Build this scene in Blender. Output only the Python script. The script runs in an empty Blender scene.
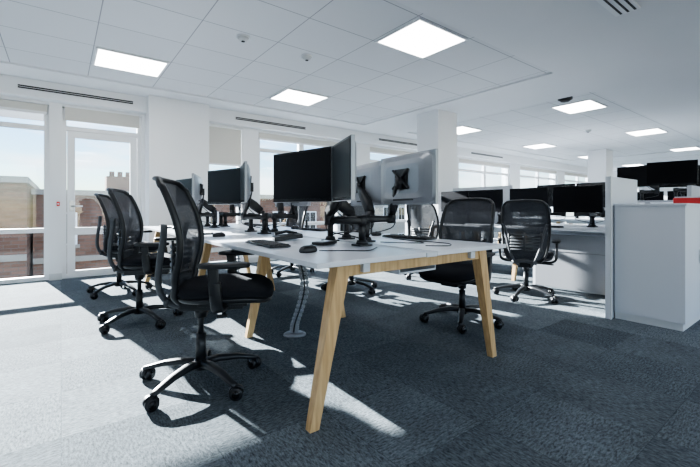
import bpy, bmesh, math, random
from mathutils import Vector, Matrix, Euler
random.seed(4)
S=bpy.context.scene
COL=S.collection
# ------------------------------------------------------------------ materials
def newmat(name):
    m=bpy.data.materials.new(name); m.use_nodes=True
    return m,m.node_tree.nodes,m.node_tree.links
def pm(name,col,rough=.5,metal=0,noise=0,scale=20,bump=0,spec=.5,emit=0):
    m,n,l=newmat(name); b=n['Principled BSDF']
    b.inputs['Base Color'].default_value=(*col,1); b.inputs['Roughness'].default_value=rough
    b.inputs['Metallic'].default_value=metal; b.inputs['Specular IOR Level'].default_value=spec
    if emit:
        b.inputs['Emission Color'].default_value=(*col,1); b.inputs['Emission Strength'].default_value=emit
    if noise or bump:
        tc=n.new('ShaderNodeTexCoord'); nz=n.new('ShaderNodeTexNoise'); nz.inputs['Scale'].default_value=scale
        nz.inputs['Detail'].default_value=4; l.new(tc.outputs['Object'],nz.inputs['Vector'])
        if noise:
            r=n.new('ShaderNodeMapRange'); r.inputs['To Min'].default_value=1-noise; r.inputs['To Max'].default_value=1+noise
            l.new(nz.outputs['Fac'],r.inputs['Value'])
            mx=n.new('ShaderNodeVectorMath'); mx.operation='SCALE'; mx.inputs[0].default_value=col
            l.new(r.outputs[0],mx.inputs['Scale']); l.new(mx.outputs[0],b.inputs['Base Color'])
        if bump:
            bp=n.new('ShaderNodeBump'); bp.inputs['Strength'].default_value=bump; bp.inputs['Distance'].default_value=.005
            l.new(nz.outputs['Fac'],bp.inputs['Height']); l.new(bp.outputs[0],b.inputs['Normal'])
    return m
M={}
M['wall']=pm('white_plaster',(.77,.79,.82),.8,noise=.02,scale=3)
M['plaster']=pm('ceiling_plaster',(.73,.745,.775),.85,noise=.02,scale=2)
M['frame']=pm('white_frame',(.78,.80,.83),.4,noise=.01)
M['trim']=pm('skirting_grey',(.62,.64,.66),.5,noise=.02)
M['black']=pm('black_plastic',(.010,.011,.014),.42,noise=.1,scale=60)
M['dgrey']=pm('dark_grey_plastic',(.05,.054,.062),.5,noise=.1,scale=60)
M['blackg']=pm('black_gloss',(.008,.008,.01),.25,spec=.3)
M['fabric']=pm('black_fabric',(.014,.015,.019),.95,noise=.3,scale=300,bump=.4,spec=.15)
M['silver']=pm('silver_plastic',(.30,.315,.34),.35,metal=.4,noise=.03)
M['steel']=pm('brushed_steel',(.55,.56,.58),.3,metal=.9,noise=.06,scale=80)
M['riser']=pm('grey_riser',(.30,.31,.33),.4,metal=.5,noise=.06,scale=80)
M['top']=pm('desk_laminate',(.66,.68,.73),.32,noise=.02,scale=8)
M['panelw']=pm('white_laminate',(.60,.63,.68),.5,noise=.02,scale=4)
M['panelg']=pm('grey_felt',(.20,.21,.23),.9,noise=.12,scale=120,bump=.3)
M['felt']=pm('light_felt',(.5,.52,.56),.9,noise=.06,scale=120,bump=.3)
M['slot']=pm('vent_dark',(.03,.03,.035),.7,noise=.1)
M['red']=pm('red_plastic',(.55,.03,.03),.5,noise=.05)
M['blind']=pm('blind_fabric',(.60,.59,.56),.85,noise=.05,scale=100)
M['key']=pm('key_black',(.02,.02,.022),.6,noise=.1)
M['light']=pm('light_panel',(1,1,1),.5,emit=6)
M['ground']=pm('street_ground',(.15,.15,.15),.9,noise=.2,scale=1)
M['screen']=pm('screen_glass',(.004,.004,.006),.35,noise=.1,scale=3,spec=.12)
def oak():
    m,n,l=newmat('light_oak'); b=n['Principled BSDF']; b.inputs['Roughness'].default_value=.45
    tc=n.new('ShaderNodeTexCoord'); mp=n.new('ShaderNodeMapping'); mp.inputs['Scale'].default_value=(30,30,2.5)
    nz=n.new('ShaderNodeTexNoise'); nz.inputs['Scale'].default_value=2; nz.inputs['Detail'].default_value=6
    cr=n.new('ShaderNodeValToRGB'); cr.color_ramp.elements[0].position=.3; cr.color_ramp.elements[1].position=.75
    cr.color_ramp.elements[0].color=(.46,.28,.125,1); cr.color_ramp.elements[1].color=(.68,.46,.235,1)
    l.new(tc.outputs['Object'],mp.inputs[0]); l.new(mp.outputs[0],nz.inputs['Vector']); l.new(nz.outputs['Fac'],cr.inputs[0]); l.new(cr.outputs[0],b.inputs['Base Color'])
    return m
M['oak']=oak()
def carpet():
    m,n,l=newmat('carpet_tiles'); b=n['Principled BSDF']; b.inputs['Roughness'].default_value=.95; b.inputs['Specular IOR Level'].default_value=.1
    tc=n.new('ShaderNodeTexCoord')
    br=n.new('ShaderNodeTexBrick'); br.offset=0; br.squash=1
    br.inputs['Scale'].default_value=1; br.inputs['Brick Width'].default_value=.5; br.inputs['Row Height'].default_value=.5
    br.inputs['Mortar Size'].default_value=.0015; br.inputs['Mortar Smooth'].default_value=.3
    br.inputs['Color1'].default_value=(.082,.097,.109,1); br.inputs['Color2'].default_value=(.135,.155,.170,1); br.inputs['Mortar'].default_value=(.065,.078,.088,1)
    l.new(tc.outputs['Object'],br.inputs['Vector'])
    def streak(sc):
        mp=n.new('ShaderNodeMapping'); mp.inputs['Scale'].default_value=sc; l.new(tc.outputs['Object'],mp.inputs[0])
        n1=n.new('ShaderNodeTexNoise'); n1.inputs['Scale'].default_value=42; n1.inputs['Detail'].default_value=6; n1.inputs['Roughness'].default_value=.85; l.new(mp.outputs[0],n1.inputs['Vector']); return n1
    a=streak((.8,2.6,1)); c=streak((2.6,.8,1))
    ck=n.new('ShaderNodeTexChecker'); ck.inputs['Scale'].default_value=2.0
    ck.inputs['Color1'].default_value=(0,0,0,1); ck.inputs['Color2'].default_value=(1,1,1,1)
    mpc=n.new('ShaderNodeMapping'); mpc.inputs['Location'].default_value=(0,0,.13); l.new(tc.outputs['Object'],mpc.inputs[0]); l.new(mpc.outputs[0],ck.inputs['Vector'])
    mxn=n.new('ShaderNodeMix'); l.new(ck.outputs['Fac'],mxn.inputs['Factor']); l.new(a.outputs['Fac'],mxn.inputs['A']); l.new(c.outputs['Fac'],mxn.inputs['B'])
    n2=n.new('ShaderNodeTexNoise'); n2.inputs['Scale'].default_value=5; n2.inputs['Detail'].default_value=4; l.new(tc.outputs['Object'],n2.inputs['Vector'])
    r1=n.new('ShaderNodeMapRange'); r1.inputs['From Min'].default_value=.38; r1.inputs['From Max'].default_value=.62; r1.inputs['To Min'].default_value=.34; r1.inputs['To Max'].default_value=1.66
    l.new(mxn.outputs['Result'],r1.inputs['Value'])
    r2=n.new('ShaderNodeMapRange'); r2.inputs['From Min'].default_value=.3; r2.inputs['From Max'].default_value=.7; r2.inputs['To Min'].default_value=.88; r2.inputs['To Max'].default_value=1.12
    l.new(n2.outputs['Fac'],r2.inputs['Value'])
    ad=n.new('ShaderNodeMath'); ad.operation='MULTIPLY'; l.new(r1.outputs[0],ad.inputs[0]); l.new(r2.outputs[0],ad.inputs[1])
    vm=n.new('ShaderNodeVectorMath'); vm.operation='SCALE'; l.new(br.outputs['Color'],vm.inputs[0]); l.new(ad.outputs[0],vm.inputs['Scale']); l.new(vm.outputs[0],b.inputs['Base Color'])
    bp=n.new('ShaderNodeBump'); bp.inputs['Strength'].default_value=.7; bp.inputs['Distance'].default_value=.006; l.new(mxn.outputs['Result'],bp.inputs['Height']); l.new(bp.outputs[0],b.inputs['Normal'])
    return m
M['carpet']=carpet()
def tiles(ox,oy,w,h):
    m,n,l=newmat('ceiling_tiles'); b=n['Principled BSDF']; b.inputs['Roughness'].default_value=.7
    tc=n.new('ShaderNodeTexCoord'); mp=n.new('ShaderNodeMapping'); mp.inputs['Location'].default_value=(-ox,-oy,0)
    br=n.new('ShaderNodeTexBrick'); br.offset=0; br.squash=1
    br.inputs['Scale'].default_value=1; br.inputs['Brick Width'].default_value=w; br.inputs['Row Height'].default_value=h
    br.inputs['Mortar Size'].default_value=.005; br.inputs['Mortar Smooth'].default_value=.2
    br.inputs['Color1'].default_value=(.66,.675,.705,1); br.inputs['Color2'].default_value=(.69,.705,.735,1); br.inputs['Mortar'].default_value=(.31,.32,.35,1)
    l.new(tc.outputs['Object'],mp.inputs[0]); l.new(mp.outputs[0],br.inputs['Vector']); l.new(br.outputs['Color'],b.inputs['Base Color'])
    return m
TX,TY=.74,.612
M['tiles']=tiles(.27,4.73,TX,TY)
def brick(c1,c2,nm):
    m,n,l=newmat(nm); b=n['Principled BSDF']; b.inputs['Roughness'].default_value=.9; b.inputs['Specular IOR Level'].default_value=.1
    tc=n.new('ShaderNodeTexCoord'); mp=n.new('ShaderNodeMapping'); mp.inputs['Rotation'].default_value=(math.pi/2,0,0)
    br=n.new('ShaderNodeTexBrick'); br.inputs['Scale'].default_value=1; br.inputs['Brick Width'].default_value=.45; br.inputs['Row Height'].default_value=.15
    br.inputs['Mortar Size'].default_value=.015
    br.inputs['Color1'].default_value=(*c1,1); br.inputs['Color2'].default_value=(*c2,1); br.inputs['Mortar'].default_value=(.14,.11,.09,1)
    l.new(tc.outputs['Object'],mp.inputs[0]); l.new(mp.outputs[0],br.inputs['Vector']); l.new(br.outputs['Color'],b.inputs['Base Color'])
    return m
M['brick']=brick((.13,.072,.052),(.20,.115,.085),'brick_red')
M['stone']=pm('pale_stone',(.28,.26,.23),.8,noise=.1,scale=2)
def glass():
    m,n,l=newmat('window_glass'); n.remove(n['Principled BSDF'])
    t=n.new('ShaderNodeBsdfTransparent'); t.inputs[0].default_value=(.92,.96,.98,1); g=n.new('ShaderNodeBsdfGlossy'); g.inputs['Roughness'].default_value=.02
    mx=n.new('ShaderNodeMixShader'); mx.inputs[0].default_value=.04
    l.new(t.outputs[0],mx.inputs[1]); l.new(g.outputs[0],mx.inputs[2]); l.new(mx.outputs[0],n['Material Output'].inputs[0]); return m
M['glass']=glass()
def mesh_fab():
    m,n,l=newmat('mesh_fabric'); b=n['Principled BSDF']; b.inputs['Base Color'].default_value=(.050,.054,.064,1); b.inputs['Roughness'].default_value=.75; b.inputs['Specular IOR Level'].default_value=.2
    tc=n.new('ShaderNodeTexCoord'); ck=n.new('ShaderNodeTexVoronoi'); ck.inputs['Scale'].default_value=220; l.new(tc.outputs['Object'],ck.inputs['Vector'])
    r=n.new('ShaderNodeMapRange'); r.inputs['From Min'].default_value=.1; r.inputs['From Max'].default_value=.6; r.inputs['To Min'].default_value=.72; r.inputs['To Max'].default_value=.98
    l.new(ck.outputs['Distance'],r.inputs['Value'])
    t=n.new('ShaderNodeBsdfTransparent'); mx=n.new('ShaderNodeMixShader')
    l.new(r.outputs[0],mx.inputs[0]); l.new(t.outputs[0],mx.inputs[1]); l.new(b.outputs[0],mx.inputs[2]); l.new(mx.outputs[0],n['Material Output'].inputs[0]); return m
M['mesh']=mesh_fab()

# ------------------------------------------------------------------ mesh builder
class MB:
    def __init__(s): s.bm=bmesh.new(); s.mats=[]; s.off=Vector((0,0,0))
    def mi(s,k):
        if k not in s.mats: s.mats.append(k)
        return s.mats.index(k)
    def add(s,tb,k,smooth=False,mat=None):
        i=s.mi(k)
        for f in tb.faces: f.material_index=i; f.smooth=smooth
        if mat is not None: tb.transform(mat)
        if s.off.length: tb.transform(Matrix.Translation(s.off))
        me=bpy.data.meshes.new('t'); tb.to_mesh(me); tb.free(); s.bm.from_mesh(me); bpy.data.meshes.remove(me)
    def box(s,c,sz,k,rot=(0,0,0),bev=0,seg=2):
        tb=bmesh.new(); bmesh.ops.create_cube(tb,size=1); tb.transform(Matrix.Diagonal((*sz,1)))
        if bev: bmesh.ops.bevel(tb,geom=tb.edges[:],offset=bev,segments=seg,profile=.6,affect='EDGES')
        s.add(tb,k,False,Matrix.Translation(c)@Euler(rot).to_matrix().to_4x4())
    def bx(s,x0,x1,y0,y1,z0,z1,k,bev=0):
        s.box(((x0+x1)/2,(y0+y1)/2,(z0+z1)/2),(abs(x1-x0),abs(y1-y0),abs(z1-z0)),k,bev=bev)
    def cyl(s,p,q,r1,k,r2=None,n=20,smooth=True):
        p=Vector(p);q=Vector(q); r2=r1 if r2 is None else r2
        tb=bmesh.new(); bmesh.ops.create_cone(tb,cap_ends=True,segments=n,radius1=r1,radius2=r2,depth=(q-p).length)
        R=(q-p).to_track_quat('Z','Y').to_matrix().to_4x4()
        s.add(tb,k,smooth,Matrix.Translation((p+q)/2)@R)
    def sweep(s,path,sizes,k,up=(0,0,1),n=10,closed=False,pw=2.0):
        P=[Vector(p) for p in path]; N=len(P); up=Vector(up)
        if not isinstance(sizes,list): sizes=[sizes]*N
        tb=bmesh.new(); rings=[]
        for i in range(N):
            a=P[(i-1)%N] if (closed or i>0) else P[i]; b=P[(i+1)%N] if (closed or i<N-1) else P[i]
            t=(b-a).normalized(); sd=t.cross(up)
            if sd.length<1e-3: sd=t.cross(Vector((1,0,0)))
            sd.normalize(); u=sd.cross(t).normalized()
            ring=[]
            for j in range(n):
                an=2*math.pi*(j+.5)/n; c,si=math.cos(an),math.sin(an)
                c=math.copysign(abs(c)**(2/pw),c); si=math.copysign(abs(si)**(2/pw),si)
                ring.append(tb.verts.new(P[i]+sd*c*sizes[i][0]+u*si*sizes[i][1]))
            rings.append(ring)
        for i in range(N if closed else N-1):
            A=rings[i];B=rings[(i+1)%N]
            for j in range(n): tb.faces.new((A[j],A[(j+1)%n],B[(j+1)%n],B[j]))
        if not closed:
            tb.faces.new(rings[0][::-1]); tb.faces.new(rings[-1])
        bmesh.ops.recalc_face_normals(tb,faces=tb.faces[:])
        s.add(tb,k,True)
    def rings(s,R,k,cap=True,smooth=True):
        tb=bmesh.new(); V=[[tb.verts.new(p) for p in r] for r in R]; n=len(R[0])
        for a,b in zip(V[:-1],V[1:]):
            for j in range(n): tb.faces.new((a[j],a[(j+1)%n],b[(j+1)%n],b[j]))
        if cap: tb.faces.new(V[0][::-1]); tb.faces.new(V[-1])
        bmesh.ops.recalc_face_normals(tb,faces=tb.faces[:]); s.add(tb,k,smooth)
    def grid(s,G,k):
        tb=bmesh.new(); V=[[tb.verts.new(p) for p in r] for r in G]
        for a,b in zip(V[:-1],V[1:]):
            for j in range(len(a)-1): tb.faces.new((a[j],a[j+1],b[j+1],b[j]))
        s.add(tb,k,True)
    def mesh(s,name):
        me=bpy.data.meshes.new(name); s.bm.to_mesh(me); s.bm.free()
        for k in s.mats: me.materials.append(M[k])
        return me
    def obj(s,name,loc=(0,0,0),rz=0,parent=None):
        return place(s.mesh(name),name,loc,rz,parent)
def place(me,name,loc=(0,0,0),rz=0,parent=None):
    o=bpy.data.objects.new(name,me); o.location=loc; o.rotation_euler=(0,0,rz); COL.objects.link(o)
    if parent: o.parent=parent
    return o
def spl(pts,n=6):
    P=[Vector(p) for p in pts]; P=[P[0]*2-P[1]]+P+[P[-1]*2-P[-2]]; out=[]
    for i in range(1,len(P)-2):
        for j in range(n):
            t=j/n;a,b,c,d=P[i-1:i+3]
            out.append(.5*((2*b)+(c-a)*t+(2*a-5*b+4*c-d)*t*t+(3*b-a-3*c+d)*t**3))
    out.append(P[-2]); return out
def sell(cx,cy,a,b,z,n=36,pw=3.2,f=None):
    R=[]
    for j in range(n):
        t=2*math.pi*j/n; c,s_=math.cos(t),math.sin(t)
        x=cx+a*math.copysign(abs(c)**(2/pw),c); y=cy+b*math.copysign(abs(s_)**(2/pw),s_)
        R.append(Vector((x,y,z+(f(x,y) if f else 0))))
    return R

# ------------------------------------------------------------------ room shell
X0,X1,Y0,Y1=-4.0,24.0,-4.0,6.5; CZ=2.65
b=MB(); b.bx(X0-.2,X1+.2,Y0-.2,Y1+.2,-.2,0,'carpet'); b.obj('floor')
b=MB()
zones=[(X0+.3,4.8),(6.0,14.2),(15.4,23.5)]
ZY0,ZY1=2.2,5.85
PZ=2.625
b.bx(X0-.2,X1+.2,Y0-.2,Y1+.2,CZ+.0,CZ+.2,'tiles')
b.bx(X0-.2,X1+.2,Y0-.2,ZY0,PZ,CZ+.001,'plaster'); b.bx(X0-.2,X1+.2,ZY1,Y1+.2,PZ,CZ+.001,'plaster')
xs=[X0-.2]+[v for z in zones for v in z]+[X1+.2]
for i in range(0,len(xs),2): b.bx(xs[i],xs[i+1],ZY0,ZY1,PZ,CZ+.001,'plaster')
b.obj('ceiling')
HW=2.36
opens=[(-3.6,-.13,'w'),(.01,.97,'d'),(1.92,2.55,'w'),(2.85,4.7,'w'),(5.5,8.1,'w'),(8.7,11.3,'w'),(11.9,14.5,'w'),(15.1,17.7,'w'),(18.3,20.9,'w'),(21.3,23.6,'w')]
b=MB()
b.bx(X0-.2,X1+.2,Y1,Y1+.3,HW,CZ+.1,'wall')
prev=X0-.2
for o in opens:
    b.bx(prev,o[0],Y1,Y1+.3,0,HW,'wall'); prev=o[1]
b.bx(prev,X1+.2,Y1,Y1+.3,0,HW,'wall')
b.bx(1.02,1.88,Y1-.32,Y1,0,CZ-.02,'wall')
b.bx(1.88,X1,Y1-.16,Y1,HW+.04,PZ,'wall'); b.bx(X0,1.02,Y1-.16,Y1,HW+.04,PZ,'wall')
b.obj('wall_north')
b=MB(); b.bx(X1,X1+.2,Y0,Y1,0,CZ,'wall'); b.obj('wall_east')
b=MB(); b.bx(X0-.2,X0,Y0,Y1,0,CZ,'wall'); b.obj('wall_west')
b=MB(); prev=X0-.2
for x in [-3.5,-.2,3.1,6.4,9.7,13,16.3,19.6]:
    b.bx(prev,x,Y0-.2,Y0,0,CZ,'wall'); b.bx(x,x+2.8,Y0-.2,Y0,0,.3,'wall'); b.bx(x,x+2.8,Y0-.2,Y0,2.5,CZ,'wall'); prev=x+2.8
b.bx(prev,X1+.2,Y0-.2,Y0,0,CZ,'wall'); b.obj('wall_south')
i=0
for (a,c,t) in opens:
    i+=1
    b=MB(); ya,yb=Y1+.05,Y1+.13; fw=.055
    def fr(x0,x1,z0,z1,w=fw,y0=ya,y1=yb):
        b.bx(x0,x0+w,y0,y1,z0,z1,'frame'); b.bx(x1-w,x1,y0,y1,z0,z1,'frame'); b.bx(x0+w,x1-w,y0,y1,z0,z0+w,'frame'); b.bx(x0+w,x1-w,y0,y1,z1-w,z1,'frame')
    if t=='w':
        n=max(1,round((c-a)/1.15)); w=(c-a)/n
        for j in range(n):
            fr(a+j*w,a+(j+1)*w,0.0,HW-.005)
            b.bx(a+j*w+fw,a+(j+1)*w-fw,ya,yb,2.02,2.08,'frame'); b.bx(a+j*w+fw,a+(j+1)*w-fw,ya,yb,.64,.70,'frame')
        b.bx(a+fw,c-fw,Y1+.085,Y1+.09,.05,HW-.05,'glass')
        dp=.1 if i!=3 else .62
        b.bx(a+.02,c-.02,Y1+.02,Y1+.03,HW-dp,HW-.005,'blind'); b.bx(a+.02,c-.02,Y1+.005,Y1+.045,HW-dp-.03,HW-dp,'frame')
        b.obj('window_%d'%i)
    else:
        fr(a,c,0,HW-.005,.05); b.bx(a+.05,c-.05,ya,yb,2.05,2.11,'frame')
        b.bx(a+.05,c-.05,Y1+.085,Y1+.09,2.1,HW-.05,'glass')
        b.bx(a+.03,c-.03,Y1-.0,Y1+.04,2.18,HW,'blind')
        fr(a+.055,c-.055,.01,2.045,.09,Y1+.04,Y1+.10)
        b.bx(a+.14,c-.14,Y1+.04,Y1+.10,.60,.70,'frame')
        b.bx(a+.14,c-.14,Y1+.068,Y1+.073,.10,1.96,'glass')
        b.cyl((a+.11,Y1+.04,1.0),(a+.11,Y1-.02,1.0),.012,'steel'); b.cyl((a+.11,Y1-.015,1.0),(a+.23,Y1-.015,1.0),.010,'steel')
        b.bx(a+.08,a+.135,Y1+.034,Y1+.041,.93,1.07,'steel')
        b.obj('door_1')
b=MB(); b.bx(-.05,-.015,Y1-.012,Y1-.001,1.0,1.06,'red',.004); b.bx(-.04,-.025,Y1-.015,Y1-.012,1.02,1.04,'frame'); b.obj('fire_alarm_point')
b=MB()
b.bx(1.01,1.89,Y1-.335,Y1-.32,0,.09,'trim'); b.bx(2.55,2.85,Y1-.012,Y1,0,.09,'trim'); b.bx(4.7,5.5,Y1-.012,Y1,0,.09,'trim'); b.bx(-.13,.01,Y1-.012,Y1,0,.09,'trim'); b.obj('baseboard_north')
k=0
for (a,c) in [(-1.9,-.95),(-.45,.85),(2.35,3.75),(5.6,7.4),(9,10.6)]:
    k+=1; b=MB(); y=Y1-.16
    b.bx(a,c,y-.012,y-.002,2.475,2.545,'frame')
    for j in range(2): b.bx(a+.015,c-.015,y-.016,y-.010,2.487+j*.025,2.505+j*.025,'slot')
    b.obj('trim_vent_%d'%k)
b=MB(); b.bx(3.30,3.80,1.04,1.22,PZ-.012,PZ-.001,'frame')
for j in range(3): b.bx(3.32,3.78,1.065+j*.05,1.08+j*.05,PZ-.016,PZ-.011,'slot')
b.obj('ceiling_vent')
for x in (5.0,12.2,19.4):
    b=MB(); b.bx(x,x+.5,4.15,4.62,0,CZ-.001,'wall'); b.bx(x-.012,x+.512,4.138,4.632,0,.09,'trim'); b.obj('column')
def lp():
    b=MB(); w,h=.70,.60; 
    b.bx(-w/2+.02,w/2-.02,-h/2+.02,h/2-.02,-.012,-.004,'light')
    b.bx(-w/2,w/2,-h/2,-h/2+.02,-.016,0,'frame'); b.bx(-w/2,w/2,h/2-.02,h/2,-.016,0,'frame')
    b.bx(-w/2,-w/2+.02,-h/2+.02,h/2-.02,-.016,0,'frame'); b.bx(w/2-.02,w/2,-h/2+.02,h/2-.02,-.016,0,'frame')
    return b.mesh('ceiling_light_panel')
LPM=lp()
yA=4.73+TY/2; yB=4.73-4*TY+TY/2
for (x,y) in [(.27+TX/2,yA),(.27+TX*3.5,yA),(.27+TX*3.5,yB),(.27+TX/2,yB),(-2.3,yA),(-2.3,yB),(6.8,2.7),(6.8,yA),(10.2,2.7),(10.2,yA),(14.0,2.8),(13.6,yA),(17.5,2.7),(17.5,yA),(21,2.7),(21,yA)]:
    place(LPM,'ceiling_light_panel',(x,y,CZ-.001))
for (x,y) in [(.5,-.5),(3.4,-1.0),(-2.3,-1.5),(6.8,-1),(10.2,-1),(14,-1),(.5,-2.8),(4,-2.8)]:
    place(LPM,'ceiling_light_panel',(x,y,PZ-.001))  # extra panels out of view, added as fill light for the room
def sd():
    b=MB(); b.cyl((0,0,-.012),(0,0,0),.062,'frame',n=28); b.cyl((0,0,-.045),(0,0,-.012),.034,'trim',.055,n=28); b.cyl((0,0,-.05),(0,0,-.045),.018,'slot'); return b.mesh('smoke_detector')
SM=sd()
for (x,y) in [(1.42,3.6),(2.16,3.63),(9,3.4)]: place(SM,'smoke_detector',(x,y,CZ-.001))
b=MB(); b.cyl((0,0,-.03),(0,0,0),.10,'dgrey',n=28); b.cyl((0,0,-.055),(0,0,-.03),.06,'slot',.085,n=28); b.obj('ceiling_sensor',(6.1,2.62,CZ))

# ------------------------------------------------------------------ chair
def chair(dz=0):
    b=MB()
    b.cyl((0,0,.075),(0,0,.125),.042,'black',.036)
    for i in range(5):
        a=math.radians(24+72*i); c,s_=math.cos(a),math.sin(a)
        pts=[(c*r,s_*r,z) for r,z in [(.02,.105),(.10,.112),(.20,.10),(.30,.074),(.325,.068)]]
        b.sweep(pts,[(.028,.020),(.026,.018),(.023,.015),(.019,.012),(.016,.010)],'black',pw=3)
        tip=Vector((c*.315,s_*.315,0)); b.cyl(tip+Vector((0,0,.045)),tip+Vector((0,0,.07)),.011,'black')
        wa=a+1.9+ i*1.3; wd=Vector((math.cos(wa),math.sin(wa),0)); ax=Vector((-wd.y,wd.x,0)); cc=tip+wd*.012+Vector((0,0,.0325))
        for sg in (-1,1):
            b.cyl(cc+ax*sg*.008,cc+ax*sg*.028,.032,'black',n=22)
            b.cyl(cc+ax*sg*.028,cc+ax*sg*.030,.019,'blackg',n=16)
        hood=[cc+wd*(.035*math.cos(t))+Vector((0,0,.035*math.sin(t))) for t in [math.radians(v) for v in range(20,200,20)]]
        b.sweep(hood,(.012,.004),'black',n=8)
    b.cyl((0,0,.12),(0,0,.27),.027,'black'); b.cyl((0,0,.27),(0,0,.43+dz),.016,'black')
    FX=.135
    b.off=Vector((0,0,dz))
    b.cyl((0,0,.36),(0,0,.42),.032,'black',.04)
    b.box((FX/2,0,.435),(.34,.15,.055),'black',bev=.015)
    b.off=Vector((FX,0,dz))
    b.box((.07,0,.455),(.12,.30,.02),'black',bev=.006); b.box((-.07,0,.455),(.10,.30,.02),'black',bev=.006)
    b.cyl((.02,-.08,.43),(.02,-.235,.425),.007,'black'); b.box((.02,-.245,.425),(.05,.03,.012),'black',bev=.004)
    def fs(x,y):
        t=max(0,(x-.10)/.16); u=max(0,(-.13-x)/.12); return -.024*t*t+.010*u*u+.010*(y/.25)**2
    prof=[(.215,.225,.470),(.236,.242,.474),(.247,.252,.484),(.25,.255,.495)]
    b.rings([sell(0.01,0,a,c,z,f=fs) for a,c,z in [(.18,.19,.462)]+prof+[(.245,.25,.50)]],'black')
    b.rings([sell(0.01,0,a,c,z,f=fs) for a,c,z in [(.24,.245,.498),(.252,.257,.506),(.255,.26,.519),(.248,.253,.539),(.228,.233,.551),(.18,.19,.556),(.10,.10,.555),(.02,.02,.554)]],'fabric')
    prof=[(.475,-.225,.15),(.52,-.262,.185),(.60,-.268,.212),(.70,-.245,.226),(.80,-.238,.234),(.90,-.256,.234),(1.0,-.292,.227),(1.06,-.320,.216),(1.10,-.342,.198),(1.125,-.358,.165)]
    pp=spl([(p[1],p[2],p[0]) for p in prof],3)
    def bp(i,u):
        x,hw,z=pp[i]; return Vector((x+.055*u*u*min(1,(z-.44)/.12),hw*u,z-.012*u*u*(1 if z>1.08 else 0)))
    n=12
    b.grid([[bp(i,-1+2*j/n) for j in range(n+1)] for i in range(len(pp))],'mesh')
    rim=[bp(i,-1) for i in range(len(pp))]+[bp(len(pp)-1,-1+2*j/n) for j in range(1,n)]+[bp(i,1) for i in range(len(pp)-1,-1,-1)]+[bp(0,1-2*j/n) for j in range(1,n)]
    b.sweep(rim,(.013,.018),'black',up=(1,0,0.15),n=8,closed=True)
    for j in range(6):
        z=.60+.032*j; b.sweep([(-.275+.05*u*u-.003,.165*u,z) for u in [-1+.2*k_ for k_ in range(11)]],(.009,.010),'dgrey',n=8)
    for u in (-.95,0,.95):
        b.sweep([(-.283+.05*u*u,.165*u,z) for z in (.585,.66,.72,.785)],(.012,.006),'dgrey',up=(1,0,0),n=8)
    for sg in (-1,1):
        b.sweep(spl([(-.08,sg*.03,.435),(-.20,sg*.05,.43),(-.285,sg*.09,.47),(-.315,sg*.13,.56),(-.30,sg*.165,.68),(-.275,sg*.19,.80),(-.262,sg*.215,.88)],4),(.017,.012),'dgrey',up=(0,1,0),n=8)
    b.sweep([(-.285,y,.49-.02*abs(y)/.1) for y in (-.12,-.06,0,.06,.12)],(.012,.02),'dgrey')
    for sg in (-1,1):
        path=spl([(0,sg*.10,.447),(0,sg*.22,.447),(0,sg*.278,.475),(-.005,sg*.290,.54),(-.01,sg*.290,.60)],5)
        b.sweep(path,(.030,.013),'black',up=(.001,-sg*.7,.7),n=10,pw=3)
        b.box((-.012,sg*.290,.605),(.050,.024,.14),'black',rot=(0,-.08,0),bev=.008)
        b.rings([sell(.035,sg*.280,a,c,z,24,3) for a,c,z in [(.10,.030,.668),(.122,.043,.672),(.127,.046,.682),(.122,.043,.692),(.10,.03,.696)]],'black')
    return b.mesh('office_chair')
CH=chair(); CHL=chair(-.075)
def ch(x,y,deg,m=None): return place(m or CH,'office_chair',(x,y,0),math.radians(deg))
ch(.62,2.19,-28); ch(.53,3.66,-24); ch(.53,5.08,-20)
ch(2.72,2.0,190,CHL); ch(2.72,3.55,186,CHL); ch(2.72,5.0,180,CHL)
ch(4.04,2.14,22,CHL); ch(4.06,3.6,10,CHL)

# ------------------------------------------------------------------ bench desk
def bench(x0,x1,y0,n,p,name='bench_desk'):
    b=MB(); zt=.735; th=.024; cx=(x0+x1)/2
    for i in range(n):
        ya=y0+i*p; yb=ya+p-.004
        for (a,c) in ((x0,cx-.045),(cx+.045,x1)):
            b.bx(a,c,ya,yb,zt-th,zt,'top',.004)
        b.bx(cx-.040,cx+.040,ya,yb,zt-th-.002,zt-.004,'panelw')
        b.bx(cx-.14,cx+.14,ya+.1,yb-.1,.615,.625,'panelw'); b.bx(cx-.145,cx-.138,ya+.1,yb-.1,.615,.69,'panelw'); b.bx(cx+.138,cx+.145,ya+.1,yb-.1,.615,.69,'panelw')
    y1=y0+n*p
    for xb in (x0+.30,x1-.30): b.bx(xb-.02,xb+.02,y0+.04,y1-.04,.665,.708,'panelw')
    def leg(xt,xf,y,w0=.036,w1=.023,yw=.03):
        R=[]
        for z,x,w in ((.0,xf,w1),(.03,xf+(xt-xf)*.04,w1+.001),(.655,xt,w0),(.709,xt+(xt-xf)*.07,w0)):
            R.append([Vector((x-w,y-yw*(w/w0),z)),Vector((x+w,y-yw*(w/w0),z)),Vector((x+w,y+yw*(w/w0),z)),Vector((x-w,y+yw*(w/w0),z))])
        b.rings(R,'oak',smooth=False)
    def frame(y,ins):
        a=x0+ins; c=x1-ins
        leg(a+.14,a,y); leg(c-.14,c,y)
        b.bx(a+.17,c-.17,y-.022,y+.022,.650,.708,'oak',.003)
    frame(y0+.085,.03)
    for i in range(1,n): frame(y0+i*p,.28)
    frame(y1-.085,.03)
    return b.obj(name)
BX0,BX1,BY,P=.84,2.27,1.33,1.4
bench(BX0,BX1,BY,3,P)
DB=bench(4.55,6.07,1.33,2,1.4)
bench(9.0,10.5,1.4,3,1.4)

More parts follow.
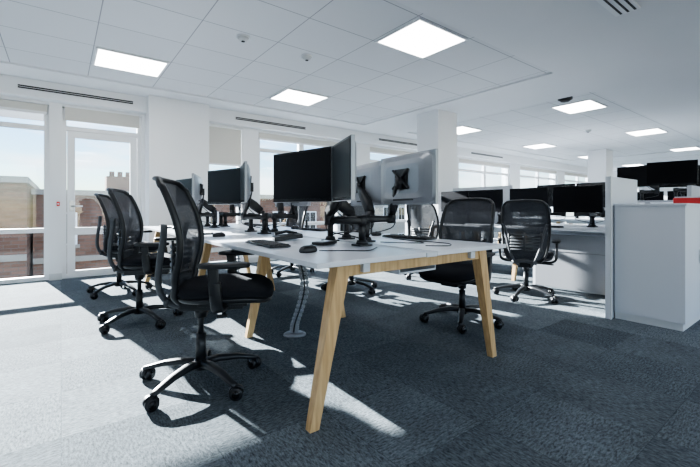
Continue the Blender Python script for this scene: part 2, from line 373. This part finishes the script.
# ------------------------------------------------------------------ monitors
def monitor(back='silver'):
    b=MB(); w,h=.545,.325
    b.box((.010,0,0),(.022,w,h),'blackg' if back!='silver' else 'silver',bev=.004)
    b.box((.0205,0,0),(.003,w-.006,h-.006),'blackg')
    b.box((.0225,0,.004),(.002,w-.024,h-.034),'screen')
    R=[]
    for x,a,c in ((0.0,w/2-.004,h/2-.004),(-.012,w/2-.015,h/2-.012),(-.030,w/2-.07,h/2-.04),(-.036,w/2-.11,h/2-.07)):
        R.append([Vector((x,q.x,q.y)) for q in sell(0,0,a,c,0,36,8)])
    b.rings(R,back,smooth=False)
    b.box((-.037,0,0),(.004,.13,.13),'black',bev=.0015)
    b.box((-.020,0,-.125),(.016,.20,.022),'slot',bev=.003)
    return b.mesh('monitor')
MON=monitor(); MONB=monitor('black')
def arm(base,head,hd,side=1):
    b=MB(); B=Vector(base); H=Vector(head); f=Vector((math.cos(hd),math.sin(hd),0)); W=H-f*.055
    b.box(B+Vector((0,0,.006)),(.10,.085,.012),'black',bev=.004)
    b.cyl(B+Vector((0,0,.01)),B+Vector((0,0,.035)),.038,'black',.030)
    b.cyl(B+Vector((0,0,.03)),B+Vector((0,0,.15)),.021,'black')
    b.cyl(B+Vector((0,0,.125)),B+Vector((0,0,.185)),.031,'black')
    d=(W-B); d.z=0; L=d.length; dn=d.normalized(); pr=Vector((-dn.y,dn.x,0))*side
    E=B+dn*(L*.25)+pr*.20; E.z=B.z+.155
    s0=B+Vector((0,0,.155))
    b.sweep([s0,s0.lerp(E,.5),E],[(.032,.026),(.028,.023),(.030,.024)],'black',pw=3)
    b.cyl(E-Vector((0,0,.03)),E+Vector((0,0,.055)),.031,'black')
    K=E+Vector((0,0,.045)); T=W.copy(); T.z=H.z-.02
    b.sweep([K,K.lerp(T,.25)+Vector((0,0,.006)),K.lerp(T,.7)+Vector((0,0,.004)),T],[(.028,.034),(.032,.044),(.027,.034),(.021,.024)],'black',pw=3.5)
    b.sweep([K+Vector((0,0,-.03)),T+Vector((0,0,-.035))],(.008,.006),'steel')
    b.cyl(T-Vector((0,0,.045)),T+Vector((0,0,.03)),.023,'black')
    b.cyl(T,H-f*.044,.016,'black'); b.cyl(T+Vector((-f.y,f.x,0))*.03+f*.006,T-Vector((-f.y,f.x,0))*.03+f*.006,.017,'black')
    b.box(H-f*.041,(.005,.115,.115),'black',rot=(0,0,hd),bev=.001)
    for sg in (-1,1):
        b.sweep([H-f*.045+Vector((-f.y,f.x,0))*sg*.075+Vector((0,0,.06)),H-f*.048,H-f*.045-Vector((-f.y,f.x,0))*sg*.075-Vector((0,0,.06))],(.010,.008),'black')
    C=[T,K.lerp(T,.5)-Vector((0,0,.06)),K-Vector((0,0,.10))+pr*.02,B+pr*.03+Vector((0,0,.05)),B+dn*-.05+Vector((0,0,.006))]
    b.sweep(spl(C,6),(.004,.004),'black',n=6)
    b.obj('monitor_arm')
def mon(x,y,z,deg,base,side=1,me=None):
    hd=math.radians(deg)
    place(me or MON,'monitor',(x,y,z),hd)
    arm((base[0],base[1],.7355),(x,y,z),hd,side)
for i in range(3):
    o=i*P; j=(0,3,-3)[i]
    mon(1.215,2.09+o,1.165,192+j,(1.50,2.20+o),1)
    mon(1.245,1.73+o,1.165+.01*i,160+j,(1.46,1.80+o),-1)
    mon(1.765,1.73+o,1.15,-6-j,(1.66,2.0+o),1)
    mon(1.90,2.30+o,1.15,-12+j,(1.70,2.28+o),-1)
for (y,a,s_) in ((2.0,184,1),(2.60,176,-1),(3.25,182,1),(3.8,176,-1)):
    mon(4.98,y,1.08,a,(5.22,y-.08),s_,MONB)
for (y,a,s_) in ((2.0,4,1),(2.56,-4,-1)):
    mon(5.64,y,1.15,a,(5.40,y),s_,MONB)

def keyboard():
    b=MB(); b.box((0,0,.008),(.13,.44,.012),'black',bev=.004)
    for r in range(5):
        for c in range(15):
            b.box((-.05+r*.024,-.2+c*.0285,.0165),(.019,.024,.006),'key',bev=.002,seg=1)
    return b.mesh('keyboard')
KB=keyboard()
def mouse():
    b=MB(); b.rings([sell(0,0,.055*s_,.031*s_,z,20,2.4) for s_,z in ((.9,.0),(1,.008),(.97,.018),(.8,.029),(.5,.035),(.1,.037))],'black'); b.cyl((.022,-.004,.030),(.022,.004,.030),.010,'silver'); return b.mesh('computer_mouse')
MS=mouse()
Z=.7355
for i in range(3):
    o=i*P
    place(KB,'keyboard',(1.02,2.20+o,Z),math.radians(180-4)); place(MS,'computer_mouse',(1.02,1.70+o,Z),math.radians(10))
    place(KB,'keyboard',(2.12,2.05+o,Z),math.radians(3)); place(MS,'computer_mouse',(2.12,2.42+o,Z),math.radians(190))
for i in range(2):
    place(KB,'keyboard',(4.75,2.3+i*1.4,Z),math.radians(180))
b=MB(); b.box((0,0,.012),(.16,.09,.02),'black',bev=.005); b.box((.0,0,.023),(.1,.06,.003),'silver'); b.obj('docking_station',(1.32,2.0,Z),.4)
b=MB(); b.box((0,0,.024),(.2,.17,.03),'black',rot=(0,.1,0),bev=.006); b.sweep([(-.08,-.06,.045),(0,-.06,.06),(.08,-.06,.045)],(.018,.012),'black'); b.box((.01,.03,.042),(.1,.08,.004),'key',rot=(0,.15,0)); b.obj('desk_phone',(1.30,2.46,Z),2.8)
b=MB()
for pts in ([(1.75,1.55,0),(1.85,1.46,0),(1.97,1.55,0),(1.98,1.72,0),(1.95,1.85,0)],[(1.7,1.9,0),(1.80,1.75,0),(1.9,1.7,0),(2.0,2.1,0)],[(1.45,1.65,0),(1.3,1.55,0),(1.2,1.62,0),(1.09,1.705,0)]):
    b.sweep([p+Vector((0,0,Z+.004)) for p in spl(pts,8)],(.003,.003),'black',n=6)
b.obj('desk_cables')
def riser():
    b=MB(); path=spl([(0,0,.585),(.03,0,.5),(.045,0,.36),(.015,0,.22),(-.025,0,.10),(-.035,0,.03)],4)
    for k_,p in enumerate(path):
        b.box(p,(.066,.050,.017),'riser',rot=(0,.12*math.sin(k_*.6),0),bev=.004)
    for u in (-.020,.020):
        b.sweep([p+Vector((u,0,0)) for p in path],(.006,.014),'riser',up=(0,1,0),n=8)
    b.sweep([p+Vector((0,-.029,0)) for p in path],(.006,.006),'black',up=(0,1,0),n=8)
    b.rings([sell(-.03,0,a,c,z,24,2.2) for a,c,z in ((.085,.065,0),(.085,.065,.012),(.06,.045,.025))],'riser')
    return b.mesh('cable_riser')
RM=riser()
for i in range(3): place(RM,'cable_riser',(1.44,2.54+i*P-.0,0),-.6)

# ------------------------------------------------------------------ partitions / storage
b=MB(); b.bx(3.80,4.50,1.262,1.30,0.0,1.245,'panelw',.003); b.bx(3.80,3.83,1.255,1.262,0,1.245,'trim'); b.obj('partition_panel')
b=MB()
b.bx(3.88,5.3,.79,1.25,.0,.06,'trim'); b.bx(3.865,5.3,.775,1.25,.06,.985,'panelw'); b.bx(3.855,5.3,.765,1.25,.985,1.005,'panelw',.003)
for x in (4.35,4.83): b.bx(x-.002,x+.002,.772,.776,.08,.97,'slot')
b.cyl((4.30,.765,.5),(4.30,.765,.62),.006,'steel'); b.cyl((4.40,.765,.5),(4.40,.765,.62),.006,'steel')
b.obj('storage_cabinet')
b=MB(); b.bx(4.66,4.70,1.43,2.35,.03,.66,'panelg',.004); b.bx(4.655,4.661,1.44,2.31,.46,.463,'slot'); b.bx(4.66,4.70,2.35,2.38,0,.7,'panelw'); b.obj('modesty_panel',parent=DB)
b=MB(); b.bx(5.295,5.325,3.02,4.08,.737,1.31,'felt',.004); b.obj('desk_screen')
b=MB(); b.bx(5.5,7.1,1.05,1.09,.0,1.22,'felt',.003); b.obj('partition_screen')
b=MB(); b.box((0,0,.03),(.24,.20,.06),'red',bev=.008); b.box((0,0,.065),(.22,.18,.012),'panelw',bev=.004); b.obj('document_box',(4.80,.95,1.006),.2)
b=MB()
b.bx(6.3,8.2,1.3,2.1,1.05,1.075,'top',.003)
for x in (6.5,8.0): b.bx(x-.03,x+.03,1.67,1.73,.03,1.05,'panelw'); b.bx(x-.03,x+.03,1.4,2.0,.0,.03,'panelw')
b.obj('standing_desk')
for (x,y,r) in ((6.75,1.5,188),(7.05,1.98,172),(7.6,1.6,200)):
    hd=math.radians(r); place(MONB,'monitor',(x,y,1.46),hd)
    arm((x+.22,y,1.0755),(x,y,1.46),hd,1)
for i in range(3):
    for k_ in range(2): mon(9.5,1.9+i*1.4+k_*.6,1.15,180,(9.72,1.9+i*1.4+k_*.6),1,MONB)

# ------------------------------------------------------------------ outside
b=MB(); b.bx(-60,80,7.2,90,-9.2,-9,'ground'); b.obj('street_ground')
def bld(name,x0,x1,y0,y1,zt,k):
    b=MB(); b.bx(x0,x1,y0,y1,-9,zt,k); b.bx(x0-.05,x1+.05,y0-.2,y1+.2,zt,zt+.25,'stone'); 
    b.bx(x0,x1,y0-.1,y0,zt-3.1,zt-2.85,'stone')
    n=int((x1-x0)/2.2)
    for fl in range(4):
        z=zt-2.3-fl*2.9
        if z<-8.5: break
        for j in range(n):
            x=x0+1.1+j*2.2; b.bx(x-.5,x+.5,y0-.06,y0-.01,z,z+1.5,'frame'); b.bx(x-.42,x-.03,y0-.09,y0-.05,z+.06,z+1.44,'blackg'); b.bx(x+.03,x+.42,y0-.09,y0-.05,z+.06,z+1.44,'blackg'); b.bx(x-.6,x+.6,y0-.18,y0,z-.15,z,'stone')
    for j in range(3):
        x=x0+3+j*(x1-x0)/3.2; b.bx(x,x+1.4,y0+3,y0+4,zt,zt+1.2,k); 
        for q in range(3): b.cyl((x+.3+q*.4,y0+3.5,zt+1.2),(x+.3+q*.4,y0+3.5,zt+1.5),.13,'brick',n=12)
    b.obj(name)
bld('brick_building',-24,-1.1,20,30,2.0,'brick'); bld('brick_building',-1,18,22,32,1.6,'brick'); bld('stone_building',20,60,30,40,2.0,'stone')
b=MB(); b.bx(-4,24,6.81,7.6,-.3,-.12,'ground'); b.obj('balcony_ledge')
b=MB(); b.bx(-4,-.10,6.805,8.3,2.45,2.53,'plaster'); b.obj('sun_cut_slab')  # made-up slab, added to cut short the sun patch from the left window

# ------------------------------------------------------------------ light
w=bpy.data.worlds.new('World'); S.world=w; w.use_nodes=True; n=w.node_tree.nodes; l=w.node_tree.links
sky=n.new('ShaderNodeTexSky'); sky.sky_type='NISHITA'; sky.sun_disc=False; sky.sun_elevation=math.radians(32); sky.sun_rotation=math.radians(170); sky.air_density=1.2; sky.dust_density=.3
tc=n.new('ShaderNodeTexCoord'); mp=n.new('ShaderNodeMapping'); mp.inputs['Scale'].default_value=(1,1,3.5); nz=n.new('ShaderNodeTexNoise'); nz.inputs['Scale'].default_value=4; nz.inputs['Detail'].default_value=6
l.new(tc.outputs['Generated'],mp.inputs[0]); l.new(mp.outputs[0],nz.inputs['Vector'])
cr=n.new('ShaderNodeValToRGB'); cr.color_ramp.elements[0].position=.47; cr.color_ramp.elements[1].position=.68; l.new(nz.outputs['Fac'],cr.inputs[0])
tint=n.new('ShaderNodeMix'); tint.data_type='RGBA'; tint.blend_type='MULTIPLY'; tint.inputs['Factor'].default_value=1; l.new(sky.outputs[0],tint.inputs['A']); tint.inputs['B'].default_value=(.72,.9,1.12,1)
mx=n.new('ShaderNodeMix'); mx.data_type='RGBA'; l.new(cr.outputs[0],mx.inputs['Factor']); l.new(tint.outputs['Result'],mx.inputs['A']); mx.inputs['B'].default_value=(8,8.3,8.8,1)
l.new(mx.outputs['Result'],n['Background'].inputs[0]); n['Background'].inputs[1].default_value=.26
sl=bpy.data.lights.new('sun','SUN'); sl.energy=44; sl.angle=math.radians(.45); sl.color=(1,.97,.94)
so=bpy.data.objects.new('sun',sl); COL.objects.link(so); so.rotation_euler=Vector((.17,-.98,-.355)).to_track_quat('-Z','Y').to_euler(); so.location=(0,12,8)
S.view_settings.exposure=.70
S.view_settings.look='AgX - Medium High Contrast'

# ------------------------------------------------------------------ camera
cd=bpy.data.cameras.new('camera'); cam=bpy.data.objects.new('camera',cd); COL.objects.link(cam)
cd.sensor_width=36; cd.lens=36*380/700; cd.shift_y=-24.5/700; cd.clip_start=.05; cd.clip_end=300
cam.location=(0,0,.96); cam.rotation_euler=(math.pi/2,0,-math.atan2(.605,.796)); S.camera=cam
